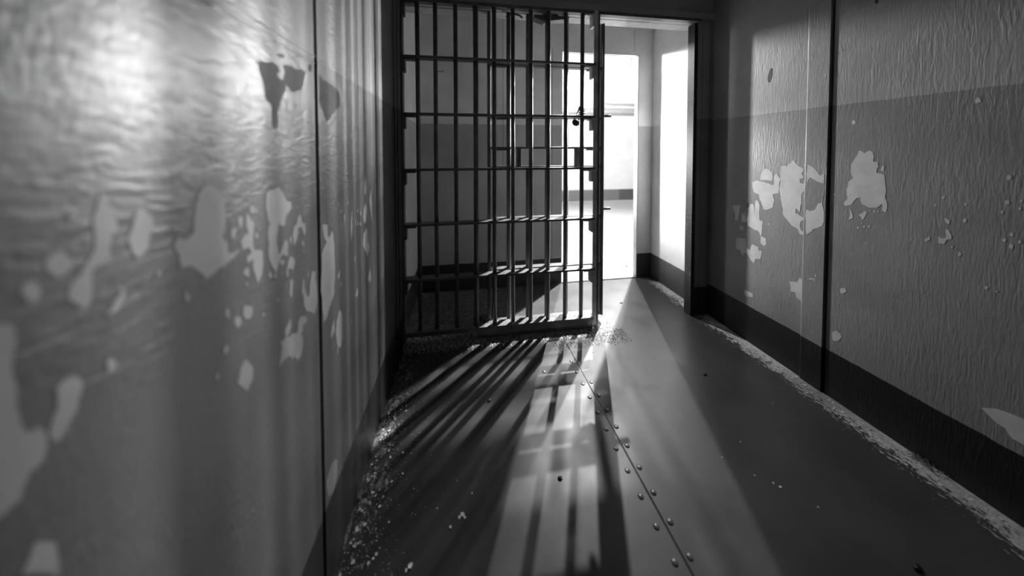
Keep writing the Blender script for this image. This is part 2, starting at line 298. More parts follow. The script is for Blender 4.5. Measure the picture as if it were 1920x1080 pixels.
# ------------------------------------------------------------------ peeled paint outlines (metres: y, z on the wall)
PEEL_LEFT = [
  [(0.6256,1.06),(0.6361,1.05),(0.6468,1.036),(0.6531,1.027),(0.6667,1.023),(0.6679,1.01),(0.659,1.004),(0.6505,1.001),(0.6469,0.9929),(0.6431,0.9791),(0.6321,0.9839),(0.6231,0.9909),(0.6226,0.9777),(0.6192,0.9692),(0.6173,0.9566),(0.6212,0.9402),(0.6239,0.9298),(0.6353,0.9432),(0.6437,0.9524),(0.6519,0.9479),(0.6508,0.9183),(0.641,0.9218),(0.6347,0.926),(0.6257,0.9205),(0.6216,0.9096),(0.612,0.8946),(0.6081,0.9074),(0.6012,0.9157),(0.5948,0.9309),(0.5926,0.9462),(0.5945,0.96),(0.5923,0.9769),(0.5956,0.9922),(0.6013,0.9944),(0.5933,1.004),(0.5911,1.018),(0.5892,1.04),(0.591,1.052),(0.598,1.057),(0.6121,1.056)],
  [(0.6949,0.9925),(0.7025,0.9865),(0.7078,0.9701),(0.7199,0.966),(0.7213,0.949),(0.7148,0.9398),(0.7072,0.955),(0.6996,0.9635),(0.6899,0.9618),(0.6894,0.9492),(0.6796,0.9353),(0.672,0.9273),(0.6724,0.9396),(0.6694,0.9549),(0.6736,0.9702),(0.6847,0.9737),(0.6889,0.9853)],
  [(0.6643,0.9125),(0.6764,0.8998),(0.6742,0.8892),(0.6666,0.8798),(0.6599,0.8886),(0.6497,0.8907),(0.6502,0.9025),(0.6556,0.9125)],
  [(0.5424,1.028),(0.551,1.014),(0.5578,1.008),(0.5559,0.9889),(0.5544,0.9793),(0.5562,0.962),(0.5769,0.9533),(0.5776,0.9373),(0.5741,0.9106),(0.5637,0.9013),(0.557,0.9178),(0.5526,0.9297),(0.5532,0.9462),(0.5394,0.9448),(0.5376,0.9553),(0.549,0.9594),(0.5426,0.9698),(0.5295,0.9709),(0.5257,0.9848),(0.5301,0.9898),(0.5434,0.9941),(0.5383,1.007),(0.5388,1.021)],
  [(0.5272,1.026),(0.5334,1.021),(0.532,1.012),(0.5265,1.007),(0.5225,1.012),(0.5218,1.022)],
  [(0.5095,1.012),(0.5193,1.007),(0.516,0.9986),(0.5088,0.9931),(0.5072,1.003)],
  [(0.7981,0.9443),(0.8275,0.9356),(0.8266,0.9127),(0.8346,0.9),(0.8497,0.9128),(0.8614,0.9029),(0.8663,0.8716),(0.8678,0.8303),(0.8656,0.7766),(0.861,0.7399),(0.8391,0.7219),(0.827,0.7099),(0.8125,0.6972),(0.7962,0.6964),(0.7909,0.7345),(0.7922,0.8334),(0.792,0.8681),(0.8203,0.894),(0.8072,0.9081),(0.8026,0.9244)],
  [(0.7413,0.8488),(0.7617,0.8404),(0.7675,0.7779),(0.7647,0.7553),(0.7532,0.7424),(0.7165,0.7684),(0.7069,0.7858),(0.7056,0.8063),(0.6982,0.823),(0.7031,0.8469),(0.7091,0.8443),(0.7105,0.8282),(0.722,0.8004),(0.7304,0.7962),(0.7335,0.8177),(0.7385,0.8338)],
  [(0.6557,0.8696),(0.6677,0.8603),(0.6648,0.8307),(0.6594,0.8272),(0.6529,0.8406),(0.6568,0.8529)],
  [(0.5306,0.8804),(0.5482,0.8695),(0.5489,0.8574),(0.544,0.851),(0.5329,0.8556),(0.5278,0.8642),(0.5282,0.8752)],
  [(0.5116,0.8733),(0.5215,0.8662),(0.5244,0.8566),(0.5179,0.8509),(0.511,0.8581),(0.5084,0.8689)],
  [(0.6529,0.792),(0.659,0.77),(0.6499,0.7592),(0.6366,0.7606),(0.6356,0.7761),(0.6491,0.782)],
  [(0.7121,0.7608),(0.72,0.7495),(0.7135,0.7443),(0.7034,0.748),(0.7008,0.7341),(0.6917,0.7332),(0.6985,0.7246),(0.6996,0.7019),(0.693,0.6845),(0.6776,0.6846),(0.6689,0.6992),(0.6599,0.7003),(0.6516,0.7133),(0.6302,0.7184),(0.6145,0.7172),(0.618,0.7272),(0.6249,0.7476),(0.6192,0.761),(0.6382,0.7586),(0.6514,0.7522),(0.6653,0.7496),(0.6798,0.7428),(0.6825,0.7646),(0.6885,0.7708)],
  [(0.8909,0.6802),(0.9071,0.6599),(0.9079,0.5928),(0.8999,0.569),(0.8864,0.5709),(0.8709,0.5938),(0.8656,0.6195),(0.8702,0.6554)],
  [(0.8551,0.6696),(0.86,0.6367),(0.8446,0.6354),(0.8353,0.6265),(0.833,0.6426),(0.8426,0.6607)],
  [(0.9021,0.7886),(0.898,0.7732),(0.8877,0.765),(0.8817,0.7801)],
  [(0.9109,0.7505),(0.9069,0.7379),(0.8979,0.7377),(0.9025,0.7485)],
  [(0.9951,0.9467),(1.001,0.8888),(0.9863,0.8366),(0.983,0.8934)],
  [(1.127,0.9423),(1.142,0.9108),(1.135,0.8762),(1.113,0.8673),(1.099,0.8952),(1.11,0.9242)],
  [(1.139,0.8499),(1.143,0.8018),(1.164,0.773),(1.14,0.7372),(1.119,0.7696),(1.09,0.804),(1.101,0.8353)],
  [(1.127,1.049),(1.141,1.001),(1.134,0.9662),(1.113,0.9764)],
  [(1.192,0.9875),(1.201,0.9293),(1.203,0.8221),(1.182,0.8953),(1.166,0.9465)],
  [(0.5283,0.7927),(0.5469,0.7668),(0.5462,0.7474),(0.5311,0.7379),(0.5116,0.7658),(0.5189,0.7857)],
  [(1.172,0.6799),(1.183,0.649),(1.164,0.6272),(1.137,0.6578),(1.154,0.6759)],
  [(1.031,0.6773),(1.044,0.6546),(1.03,0.645),(1.013,0.66)],
  [(0.3445,1.089),(0.3494,1.08),(0.3562,1.071),(0.3595,1.057),(0.3545,1.045),(0.3513,1.031),(0.352,1.024),(0.3439,1.019),(0.3371,1.015),(0.336,1.006),(0.3354,0.9875),(0.332,0.9812),(0.3267,0.986),(0.3183,0.9982),(0.32,1.007),(0.3277,1.015),(0.3326,1.023),(0.3394,1.035),(0.3407,1.049),(0.3388,1.066),(0.3433,1.077)],
  [(0.3821,1.068),(0.3906,1.059),(0.3949,1.048),(0.3899,1.035),(0.3871,1.019),(0.3791,1.012),(0.3711,1.021),(0.3676,1.037),(0.3742,1.053),(0.3766,1.064)],
  [(0.4718,1.082),(0.4914,1.066),(0.4982,1.036),(0.4911,1.003),(0.5006,0.9909),(0.502,0.9744),(0.5255,0.973),(0.5121,0.9643),(0.4955,0.9607),(0.4764,0.9559),(0.4605,0.9521),(0.4511,0.9663),(0.4406,0.979),(0.4261,0.982),(0.4239,0.9989),(0.4175,1.012),(0.4233,1.024),(0.4329,1.015),(0.4451,1.022),(0.4475,1.047),(0.453,1.069),(0.4632,1.079)],
  [(0.3046,1.034),(0.3086,1.04),(0.3168,1.041),(0.3244,1.03),(0.3205,1.022),(0.3133,1.019),(0.3075,1.025)],
  [(0.292,1.022),(0.2986,1.024),(0.302,1.014),(0.3004,1.004),(0.295,1.006),(0.2907,1.015)],
  [(0.3648,0.9828),(0.3625,0.9738),(0.3528,0.9657),(0.3465,0.9659),(0.355,0.9776),(0.3609,0.9835)],
  [(0.3487,0.9237),(0.3539,0.9146),(0.3509,0.9058),(0.3456,0.9098),(0.346,0.9224)],
  [(0.4309,0.9555),(0.4362,0.9392),(0.4316,0.9346),(0.4291,0.9455)],
  [(0.4914,0.8414),(0.4949,0.8294),(0.4889,0.8271),(0.4873,0.8378)],
  [(0.2765,0.9999),(0.2827,0.9957),(0.2872,0.9906),(0.2851,0.9673),(0.2865,0.9456),(0.287,0.9201),(0.2913,0.9002),(0.2979,0.8993),(0.302,0.8821),(0.2992,0.8693),(0.291,0.8673),(0.2862,0.8514),(0.2755,0.85),(0.2718,0.8508)],
  [(0.3218,0.9247),(0.327,0.9134),(0.3227,0.8952),(0.3152,0.883),(0.309,0.8751),(0.3036,0.8849),(0.3057,0.8988),(0.3092,0.907),(0.3089,0.9232),(0.3149,0.9277)],
  [(0.292,0.8074),(0.3046,0.7892),(0.306,0.758),(0.2836,0.7912)],
  [(0.8286,0.2993),(0.861,0.2736),(0.8557,0.2293),(0.8316,0.2124),(0.8012,0.2383),(0.7972,0.288)],
  [(0.5546,1.032),(0.5528,1.028),(0.5501,1.029),(0.548,1.033),(0.5498,1.037),(0.5522,1.039),(0.5538,1.035)],
  [(0.5669,1.024),(0.565,1.023),(0.5613,1.022),(0.5582,1.026),(0.5608,1.028),(0.5638,1.03),(0.5661,1.028)],
  [(0.5657,0.9807),(0.5645,0.9788),(0.5613,0.9798),(0.5583,0.9839),(0.5608,0.9875),(0.5634,0.9879),(0.5659,0.9865)],
  [(0.5712,0.9924),(0.5705,0.9911),(0.5684,0.9924),(0.5666,0.9941),(0.568,0.9959),(0.5698,0.9954),(0.5714,0.9947)],
  [(0.6652,0.9441),(0.6636,0.9394),(0.66,0.9392),(0.6576,0.9472),(0.6594,0.9523),(0.6628,0.9563),(0.6657,0.9497)],
  [(0.7131,0.9206),(0.7098,0.9163),(0.705,0.9207),(0.7029,0.9249),(0.7038,0.931),(0.7086,0.9295),(0.7136,0.9258)],
  [(0.6398,0.906),(0.6328,0.9057),(0.6262,0.9088),(0.6255,0.9127),(0.6244,0.9184),(0.6316,0.9168),(0.6388,0.9134)],
  [(0.5432,0.925),(0.5409,0.9204),(0.5348,0.9256),(0.5287,0.9329),(0.534,0.9394),(0.5388,0.9377),(0.5429,0.935)],
  [(0.6012,0.8974),(0.5981,0.8932),(0.594,0.8976),(0.5912,0.9026),(0.5935,0.9076),(0.5971,0.9066),(0.6,0.9025)],
  [(0.6142,0.8902),(0.612,0.8885),(0.6085,0.8882),(0.6059,0.8945),(0.6082,0.8973),(0.6111,0.8998),(0.6133,0.8956)],
  [(0.9425,0.9246),(0.9373,0.9183),(0.932,0.9172),(0.9316,0.9284),(0.9311,0.937),(0.937,0.9433),(0.9423,0.9336)],
  [(0.9027,0.9744),(0.9011,0.973),(0.8977,0.973),(0.8953,0.9765),(0.8969,0.9795),(0.9001,0.9806),(0.9031,0.9791)],
  [(0.9432,0.9676),(0.9418,0.9668),(0.9381,0.967),(0.9345,0.9697),(0.9376,0.9713),(0.9404,0.9718),(0.9427,0.9708)],
  [(0.9711,0.9652),(0.9697,0.9604),(0.9658,0.9616),(0.9622,0.9675),(0.9653,0.972),(0.9685,0.9742),(0.9712,0.9692)],
  [(0.9162,0.952),(0.9146,0.9501),(0.91,0.9495),(0.9055,0.9549),(0.9094,0.9575),(0.913,0.96),(0.916,0.9568)],
  [(1.051,0.9271),(1.049,0.9204),(1.044,0.9241),(1.04,0.9304),(1.044,0.9371),(1.048,0.9377),(1.05,0.9327)],
  [(1.079,0.9109),(1.077,0.9042),(1.072,0.9041),(1.068,0.9143),(1.071,0.9215),(1.076,0.9267),(1.08,0.9181)],
  [(1.054,0.879),(1.052,0.8752),(1.047,0.8785),(1.042,0.8835),(1.046,0.8898),(1.05,0.8889),(1.055,0.8869)],
  [(1.078,0.873),(1.076,0.8692),(1.07,0.8725),(1.066,0.8776),(1.069,0.8841),(1.074,0.8832),(1.079,0.8811)],
  [(1.03,0.888),(1.028,0.881),(1.025,0.8784),(1.023,0.8912),(1.025,0.8996),(1.028,0.9076),(1.03,0.8983)],
  [(0.8658,1.024),(0.8638,1.018),(0.8617,1.018),(0.8609,1.027),(0.862,1.037),(0.8641,1.04),(0.8656,1.038)],
  [(0.8763,1.005),(0.8748,1.002),(0.8722,1.003),(0.87,1.007),(0.872,1.011),(0.8741,1.011),(0.8758,1.01)],
  [(0.7132,0.9052),(0.7102,0.9035),(0.7074,0.9058),(0.7071,0.9077),(0.7066,0.9109),(0.7097,0.9101),(0.7128,0.9076)],
  [(1.019,0.7754),(1.015,0.7681),(1.01,0.773),(1.009,0.7805),(1.01,0.789),(1.014,0.7893),(1.018,0.7825)],
  [(0.5001,0.8814),(0.4985,0.8752),(0.4944,0.8815),(0.4902,0.8884),(0.4939,0.8952),(0.4972,0.8931),(0.5001,0.8891)],
  [(0.5781,0.837),(0.5769,0.8359),(0.5739,0.8362),(0.571,0.8417),(0.5735,0.8437),(0.5759,0.845),(0.5778,0.8422)],
  [(0.5397,0.909),(0.5385,0.9057),(0.5357,0.9084),(0.5328,0.9127),(0.5353,0.9156),(0.5376,0.9153),(0.5394,0.912)],
  [(0.6519,0.8811),(0.6488,0.8738),(0.6455,0.8766),(0.6439,0.8856),(0.6454,0.8936),(0.6486,0.8963),(0.6509,0.8881)],
  [(0.7292,0.8455),(0.7269,0.8421),(0.724,0.8455),(0.723,0.8488),(0.7233,0.8536),(0.7263,0.8525),(0.7294,0.8492)],
  [(0.4969,0.9557),(0.4948,0.9559),(0.4917,0.9573),(0.4895,0.9589),(0.4912,0.9595),(0.4938,0.9587),(0.4959,0.9577)],
  [(0.6193,0.8434),(0.6176,0.8423),(0.6146,0.8427),(0.6121,0.8475),(0.6142,0.849),(0.6167,0.8503),(0.6186,0.847)],
  [(0.4962,0.8302),(0.4935,0.8297),(0.491,0.8308),(0.4904,0.8351),(0.4906,0.8395),(0.4932,0.8398),(0.4956,0.837)],
  [(0.9804,0.5858),(0.9774,0.5819),(0.973,0.5818),(0.9717,0.5935),(0.9726,0.6043),(0.977,0.6081),(0.9812,0.6018)],
  [(0.8769,0.5671),(0.8738,0.564),(0.8709,0.5626),(0.8708,0.5727),(0.8708,0.5802),(0.874,0.5853),(0.8766,0.5774)],
  [(0.5586,1.027),(0.5559,1.023),(0.5508,1.024),(0.5476,1.03),(0.5496,1.035),(0.5544,1.038),(0.5591,1.032)],
  [(0.4016,0.9843),(0.4,0.9837),(0.3971,0.984),(0.3955,0.9874),(0.3964,0.9895),(0.3992,0.9902),(0.4019,0.9877)],
  [(0.3865,0.9838),(0.3854,0.9833),(0.3839,0.9844),(0.3829,0.9858),(0.3837,0.9871),(0.385,0.9867),(0.3861,0.986)],
  [(0.3295,1.068),(0.3261,1.067),(0.3225,1.066),(0.3212,1.07),(0.3219,1.073),(0.3254,1.075),(0.3283,1.072)],
  [(0.3171,0.9609),(0.3165,0.9597),(0.3149,0.9609),(0.3133,0.9635),(0.3146,0.9643),(0.3159,0.9643),(0.3171,0.9622)],
  [(0.4782,0.802),(0.4755,0.8006),(0.4729,0.8015),(0.4727,0.8069),(0.4723,0.8111),(0.4752,0.8126),(0.4779,0.8065)],
  [(0.3643,0.9801),(0.3627,0.9783),(0.3603,0.9796),(0.3594,0.9828),(0.3597,0.9852),(0.3621,0.9856),(0.3645,0.9821)],
  [(0.3367,1.041),(0.3352,1.041),(0.3337,1.041),(0.3336,1.043),(0.3334,1.044),(0.335,1.045),(0.3364,1.044)]]
MATT_LEFT = [
  [(0.5725,1.283),(0.5903,1.288),(0.6009,1.288),(0.615,1.294),(0.6326,1.291),(0.6415,1.282),(0.6289,1.273),(0.657,1.267),(0.6563,1.247),(0.6394,1.225),(0.629,1.193),(0.6266,1.17),(0.6162,1.17),(0.6121,1.213),(0.5958,1.221),(0.5939,1.242),(0.5841,1.261),(0.5797,1.278)],
  [(0.6484,1.298),(0.6753,1.302),(0.7126,1.306),(0.7328,1.304),(0.7257,1.282),(0.7108,1.26),(0.6841,1.25),(0.6736,1.254),(0.6601,1.26),(0.6506,1.269),(0.6577,1.286)],
  [(0.6365,1.315),(0.6524,1.318),(0.6537,1.312),(0.6393,1.308)],
  [(0.7973,1.315),(0.823,1.307),(0.8566,1.307),(0.8931,1.301),(0.9192,1.292),(0.9213,1.259),(0.8907,1.241),(0.8528,1.212),(0.8354,1.205),(0.8145,1.228),(0.7948,1.25)],
  [(0.7464,1.325),(0.7644,1.33),(0.7615,1.313),(0.7502,1.31)]]
PEEL_RIGHT = [
  [(1.268,1.078),(1.249,1.054),(1.222,1.036),(1.22,1.026),(1.228,1.011),(1.219,0.9973),(1.221,0.9899),(1.236,0.986),(1.231,0.962),(1.21,0.962),(1.211,0.9304),(1.226,0.9088),(1.225,0.865),(1.23,0.8197),(1.248,0.8359),(1.252,0.8101),(1.234,0.804),(1.212,0.7942),(1.231,0.7554),(1.226,0.7321),(1.211,0.7264),(1.21,0.7095),(1.232,0.7131),(1.239,0.7335),(1.264,0.742),(1.288,0.7667),(1.311,0.7978),(1.317,0.8486),(1.331,0.9247),(1.325,0.9931),(1.326,1.04),(1.304,1.049),(1.299,1.041),(1.283,1.057)],
  [(1.411,1.024),(1.392,1.025),(1.368,1.005),(1.365,0.9843),(1.367,0.9628),(1.405,0.9617),(1.432,0.9561),(1.433,0.9839),(1.422,1.012)],
  [(1.481,0.9397),(1.46,0.9532),(1.432,0.9506),(1.388,0.9444),(1.367,0.9361),(1.357,0.9479),(1.36,0.9848),(1.348,1.004),(1.332,0.982),(1.327,0.9773),(1.332,0.9506),(1.333,0.8982),(1.35,0.8956),(1.365,0.8881),(1.355,0.8578),(1.361,0.8192),(1.39,0.8001),(1.414,0.7979),(1.435,0.8498),(1.439,0.8772),(1.468,0.8843),(1.48,0.9168)],
  [(1.49,0.8147),(1.472,0.8151),(1.462,0.7657),(1.458,0.8403),(1.444,0.84),(1.434,0.7996),(1.433,0.7328),(1.413,0.7263),(1.417,0.6863),(1.425,0.6424),(1.44,0.6691),(1.46,0.6693),(1.478,0.6761),(1.502,0.6814),(1.512,0.7199),(1.498,0.7581)],
  [(1.014,1.126),(0.9983,1.114),(0.9804,1.126),(0.9712,1.116),(0.9703,1.08),(0.9557,1.077),(0.9538,1.061),(0.9605,1.036),(0.9375,1.03),(0.9305,0.9723),(0.9325,0.9407),(0.9248,0.9107),(0.9283,0.8826),(0.9381,0.8845),(0.9403,0.9157),(0.9541,0.8953),(0.9807,0.8922),(1.003,0.9046),(1.005,0.9292),(1.02,0.9225),(1.031,0.8953),(1.054,0.8824),(1.061,0.8941),(1.048,0.9137),(1.053,0.9562),(1.044,0.9959),(1.031,1.01),(1.041,1.034),(1.04,1.064),(1.029,1.09),(1.02,1.107)],
  [(0.944,1.065),(0.9369,1.064),(0.9392,1.044),(0.9477,1.045)],
  [(1.039,0.8767),(1.032,0.861),(1.028,0.8363),(1.036,0.8302),(1.043,0.8244),(1.037,0.8557)],
  [(0.9925,0.8754),(0.9832,0.8691),(0.9889,0.8535),(0.9977,0.8329),(1.001,0.8466),(1.011,0.8549),(0.9984,0.8639)],
  [(1.426,0.6463),(1.395,0.6381),(1.391,0.6085),(1.404,0.5939),(1.425,0.6046)],
  [(1.472,0.5828),(1.438,0.5791),(1.435,0.5593),(1.417,0.5617),(1.423,0.5141),(1.448,0.5086),(1.462,0.4748),(1.481,0.4893),(1.508,0.5197),(1.505,0.5502),(1.486,0.542)],
  [(1.226,0.4933),(1.212,0.4869),(1.207,0.4095),(1.215,0.3805),(1.238,0.388),(1.241,0.4115),(1.264,0.4038),(1.268,0.4562),(1.236,0.4638)],
  [(1.515,0.2985),(1.465,0.2966),(1.461,0.277),(1.494,0.2639),(1.518,0.2746)],
  [(1.608,0.7796),(1.55,0.7979),(1.557,0.7591),(1.572,0.6954),(1.589,0.7066),(1.586,0.738)],
  [(1.574,0.5884),(1.514,0.6026),(1.512,0.5257),(1.531,0.4968),(1.548,0.521),(1.573,0.5203)],
  [(1.555,0.6693),(1.527,0.6691),(1.534,0.6448),(1.551,0.648)],
  [(1.541,0.7475),(1.517,0.7599),(1.512,0.7023),(1.544,0.6947)],
  [(0.7845,0.8921),(0.7771,0.8899),(0.7721,0.8832),(0.7743,0.8728),(0.7805,0.8772)],
  [(0.7965,0.8231),(0.7877,0.8197),(0.778,0.8285),(0.7811,0.8533),(0.7737,0.8514),(0.7685,0.8371),(0.7682,0.8216),(0.7766,0.8191),(0.7822,0.8015),(0.7959,0.7991)],
  [(0.8145,0.8199),(0.8142,0.8077),(0.8245,0.7964),(0.8273,0.8038)],
  [(0.695,0.2968),(0.6695,0.3154),(0.6218,0.325),(0.6124,0.251),(0.6392,0.2497),(0.6518,0.2711),(0.6684,0.2744)],
  [(1.007,0.7981),(1.009,0.7952),(1.012,0.7953),(1.015,0.797),(1.013,0.8021),(1.01,0.8031),(1.008,0.8031)],
  [(0.9885,0.808),(0.9908,0.8049),(0.9935,0.8032),(0.9942,0.807),(0.9946,0.8098),(0.9918,0.8133),(0.9887,0.8112)],
  [(0.9733,0.8119),(0.9757,0.8089),(0.9783,0.8072),(0.9789,0.811),(0.9794,0.8137),(0.9766,0.8172),(0.9736,0.815)],
  [(0.9574,0.878),(0.9605,0.8731),(0.9637,0.8744),(0.9642,0.8774),(0.9649,0.8819),(0.9615,0.883),(0.9581,0.8814)],
  [(0.9494,0.8781),(0.9508,0.8746),(0.9533,0.8742),(0.9547,0.8775),(0.9543,0.8808),(0.9519,0.8833),(0.9493,0.8808)],
  [(0.9718,0.8773),(0.9735,0.8749),(0.9756,0.8755),(0.9763,0.877),(0.9765,0.8799),(0.9742,0.8804),(0.972,0.8804)],
  [(0.9978,0.8203),(0.9986,0.8178),(1,0.8186),(1.002,0.8197),(1.001,0.8228),(0.9995,0.8231),(0.9977,0.8227)],
  [(1.052,0.8484),(1.052,0.8459),(1.054,0.8466),(1.056,0.8479),(1.055,0.8506),(1.053,0.8513),(1.052,0.8502)],
  [(1.049,1.083),(1.051,1.081),(1.052,1.08),(1.053,1.083),(1.053,1.084),(1.051,1.086),(1.049,1.085)],
  [(0.9335,0.8709),(0.9342,0.8689),(0.9356,0.8696),(0.9369,0.8706),(0.936,0.8731),(0.9349,0.8733),(0.9339,0.8728)],
  [(1.091,0.9278),(1.093,0.9261),(1.095,0.9249),(1.096,0.9275),(1.096,0.93),(1.094,0.9321),(1.091,0.9312)],
  [(0.9816,0.7928),(0.9821,0.7918),(0.9834,0.7914),(0.9847,0.7923),(0.9837,0.7942),(0.9827,0.795),(0.9819,0.7949)],
  [(1.378,0.722),(1.381,0.718),(1.385,0.7184),(1.388,0.7205),(1.387,0.7257),(1.383,0.7268),(1.378,0.7273)],
  [(0.7378,0.8929),(0.7407,0.8881),(0.7441,0.886),(0.745,0.8919),(0.7455,0.8964),(0.7419,0.9015),(0.7381,0.8977)],
  [(0.7848,0.9618),(0.7863,0.9596),(0.7887,0.9578),(0.7909,0.9615),(0.7894,0.965),(0.7874,0.9681),(0.7857,0.9662)],
  [(0.7392,0.9464),(0.7406,0.9425),(0.7431,0.9441),(0.7442,0.9463),(0.744,0.9508),(0.7417,0.9511),(0.7392,0.9502)],
  [(0.6603,1.042),(0.6629,1.037),(0.6666,1.035),(0.6681,1.042),(0.6682,1.048),(0.6645,1.053),(0.6604,1.048)],
  [(0.6613,0.9652),(0.6651,0.9616),(0.6689,0.9603),(0.6695,0.9651),(0.6704,0.9708),(0.6663,0.9739),(0.6623,0.9732)],
  [(0.6398,0.9743),(0.6422,0.9716),(0.6446,0.9716),(0.6453,0.9743),(0.6455,0.9785),(0.643,0.9797),(0.6407,0.9795)],
  [(0.642,0.9518),(0.6429,0.9476),(0.6449,0.9489),(0.6468,0.9515),(0.6454,0.956),(0.6439,0.9569),(0.6425,0.9548)],
  [(0.6712,0.9352),(0.6722,0.9308),(0.6744,0.9316),(0.6764,0.9347),(0.675,0.9392),(0.6733,0.9408),(0.6718,0.9381)],
  [(0.6524,0.8695),(0.6543,0.8654),(0.6575,0.8658),(0.6601,0.8686),(0.6584,0.8752),(0.6557,0.8764),(0.6536,0.8763)],
  [(0.6641,0.8488),(0.6672,0.8442),(0.6703,0.845),(0.6708,0.848),(0.6716,0.8536),(0.6682,0.8547),(0.6649,0.8549)],
  [(0.6522,0.8336),(0.6533,0.8264),(0.6569,0.8281),(0.66,0.8322),(0.6582,0.8402),(0.6552,0.8421),(0.6522,0.839)],
  [(0.6391,0.8522),(0.6402,0.8493),(0.6424,0.847),(0.6447,0.8511),(0.6431,0.8551),(0.6413,0.8591),(0.6398,0.8564)],
  [(0.6926,0.6875),(0.6937,0.6816),(0.6969,0.683),(0.6996,0.6853),(0.6981,0.6926),(0.6953,0.6938),(0.6925,0.6928)],
  [(0.6751,0.6845),(0.6761,0.6824),(0.6778,0.6818),(0.6792,0.6832),(0.6782,0.6866),(0.6768,0.6879),(0.6757,0.688)],
  [(0.7628,0.7968),(0.7638,0.7929),(0.7662,0.7919),(0.7686,0.7954),(0.7668,0.7997),(0.765,0.8029),(0.7634,0.7998)],
  [(0.7455,0.7781),(0.7484,0.7728),(0.7512,0.7719),(0.7518,0.7765),(0.7523,0.7807),(0.7493,0.7845),(0.7464,0.7814)],
  [(0.7565,0.793),(0.757,0.7907),(0.7587,0.7914),(0.7601,0.7924),(0.7592,0.7957),(0.7578,0.796),(0.7565,0.7959)],
  [(0.8038,0.9314),(0.8061,0.9294),(0.8084,0.9288),(0.8089,0.9312),(0.8092,0.9343),(0.8068,0.9357),(0.8046,0.9355)],
  [(1.042,0.5094),(1.052,0.4976),(1.062,0.495),(1.064,0.5016),(1.065,0.5133),(1.055,0.5195),(1.045,0.5226)],
  [(1.054,0.3009),(1.069,0.2725),(1.084,0.2664),(1.088,0.2819),(1.089,0.3008),(1.074,0.3184),(1.059,0.3118)],
  [(1.028,1.243),(1.033,1.236),(1.04,1.237),(1.042,1.246),(1.041,1.253),(1.036,1.257),(1.03,1.25)],
  [(0.7195,1.283),(0.7248,1.28),(0.7301,1.277),(0.7316,1.286),(0.732,1.293),(0.7266,1.299),(0.7214,1.293)],
  [(1.081,1.567),(1.083,1.564),(1.086,1.566),(1.087,1.569),(1.087,1.573),(1.084,1.573),(1.081,1.569)],
  [(0.9862,1.539),(0.9883,1.537),(0.9908,1.539),(0.9913,1.541),(0.9918,1.545),(0.9891,1.544),(0.9865,1.542)],
  [(1.284,1.399),(1.285,1.397),(1.288,1.396),(1.292,1.401),(1.289,1.403),(1.287,1.406),(1.284,1.403)]]
PEEL_BATTEN = [
  [(1.196,1.059),(1.166,1.04),(1.144,1.009),(1.129,1.019),(1.127,0.9739),(1.139,0.9749),(1.163,0.9862),(1.183,0.9969),(1.191,0.9834),(1.196,0.9662)],
  [(1.197,0.8415),(1.183,0.8346),(1.159,0.8489),(1.15,0.8763),(1.135,0.8859),(1.132,0.9276),(1.127,0.9375),(1.125,0.8193),(1.13,0.7766),(1.165,0.7536),(1.181,0.7303),(1.194,0.7147)],
  [(1.162,0.5143),(1.165,0.5113),(1.174,0.5073),(1.184,0.5055),(1.176,0.5122),(1.169,0.5162),(1.163,0.5183)],
  [(1.154,0.5129),(1.155,0.5098),(1.159,0.5068),(1.162,0.5102),(1.159,0.5149),(1.157,0.5196),(1.155,0.5173)],
  [(1.149,0.5331),(1.15,0.5295),(1.152,0.5281),(1.155,0.5321),(1.153,0.5393),(1.151,0.5422),(1.149,0.5416)],
  [(1.186,1.558),(1.189,1.55),(1.192,1.552),(1.193,1.561),(1.194,1.57),(1.191,1.573),(1.187,1.565)],
  [(1.131,1.465),(1.134,1.457),(1.137,1.461),(1.138,1.468),(1.139,1.477),(1.135,1.478),(1.132,1.472)]]
DARK_RIGHT = [
  [(1.387,1.57),(1.38,1.562),(1.381,1.534),(1.388,1.507),(1.394,1.494),(1.404,1.499),(1.406,1.521),(1.399,1.552),(1.394,1.568)],
  [(0.9715,1.721),(0.9748,1.718),(0.9795,1.717),(0.9813,1.727),(0.9814,1.734),(0.9768,1.738),(0.9717,1.73)],
  [(1.502,0.799),(1.504,0.7898),(1.509,0.7844),(1.514,0.7988),(1.511,0.8104),(1.507,0.8219),(1.502,0.812)],
  [(1.528,0.8224),(1.529,0.8173),(1.532,0.8194),(1.535,0.822),(1.533,0.8282),(1.53,0.8286),(1.528,0.827)],
  [(1.588,0.7191),(1.591,0.7123),(1.595,0.7148),(1.596,0.719),(1.596,0.7277),(1.592,0.7282),(1.588,0.7276)],
  [(1.524,0.7462),(1.526,0.741),(1.529,0.7403),(1.53,0.7455),(1.53,0.7502),(1.527,0.7539),(1.525,0.75)]]


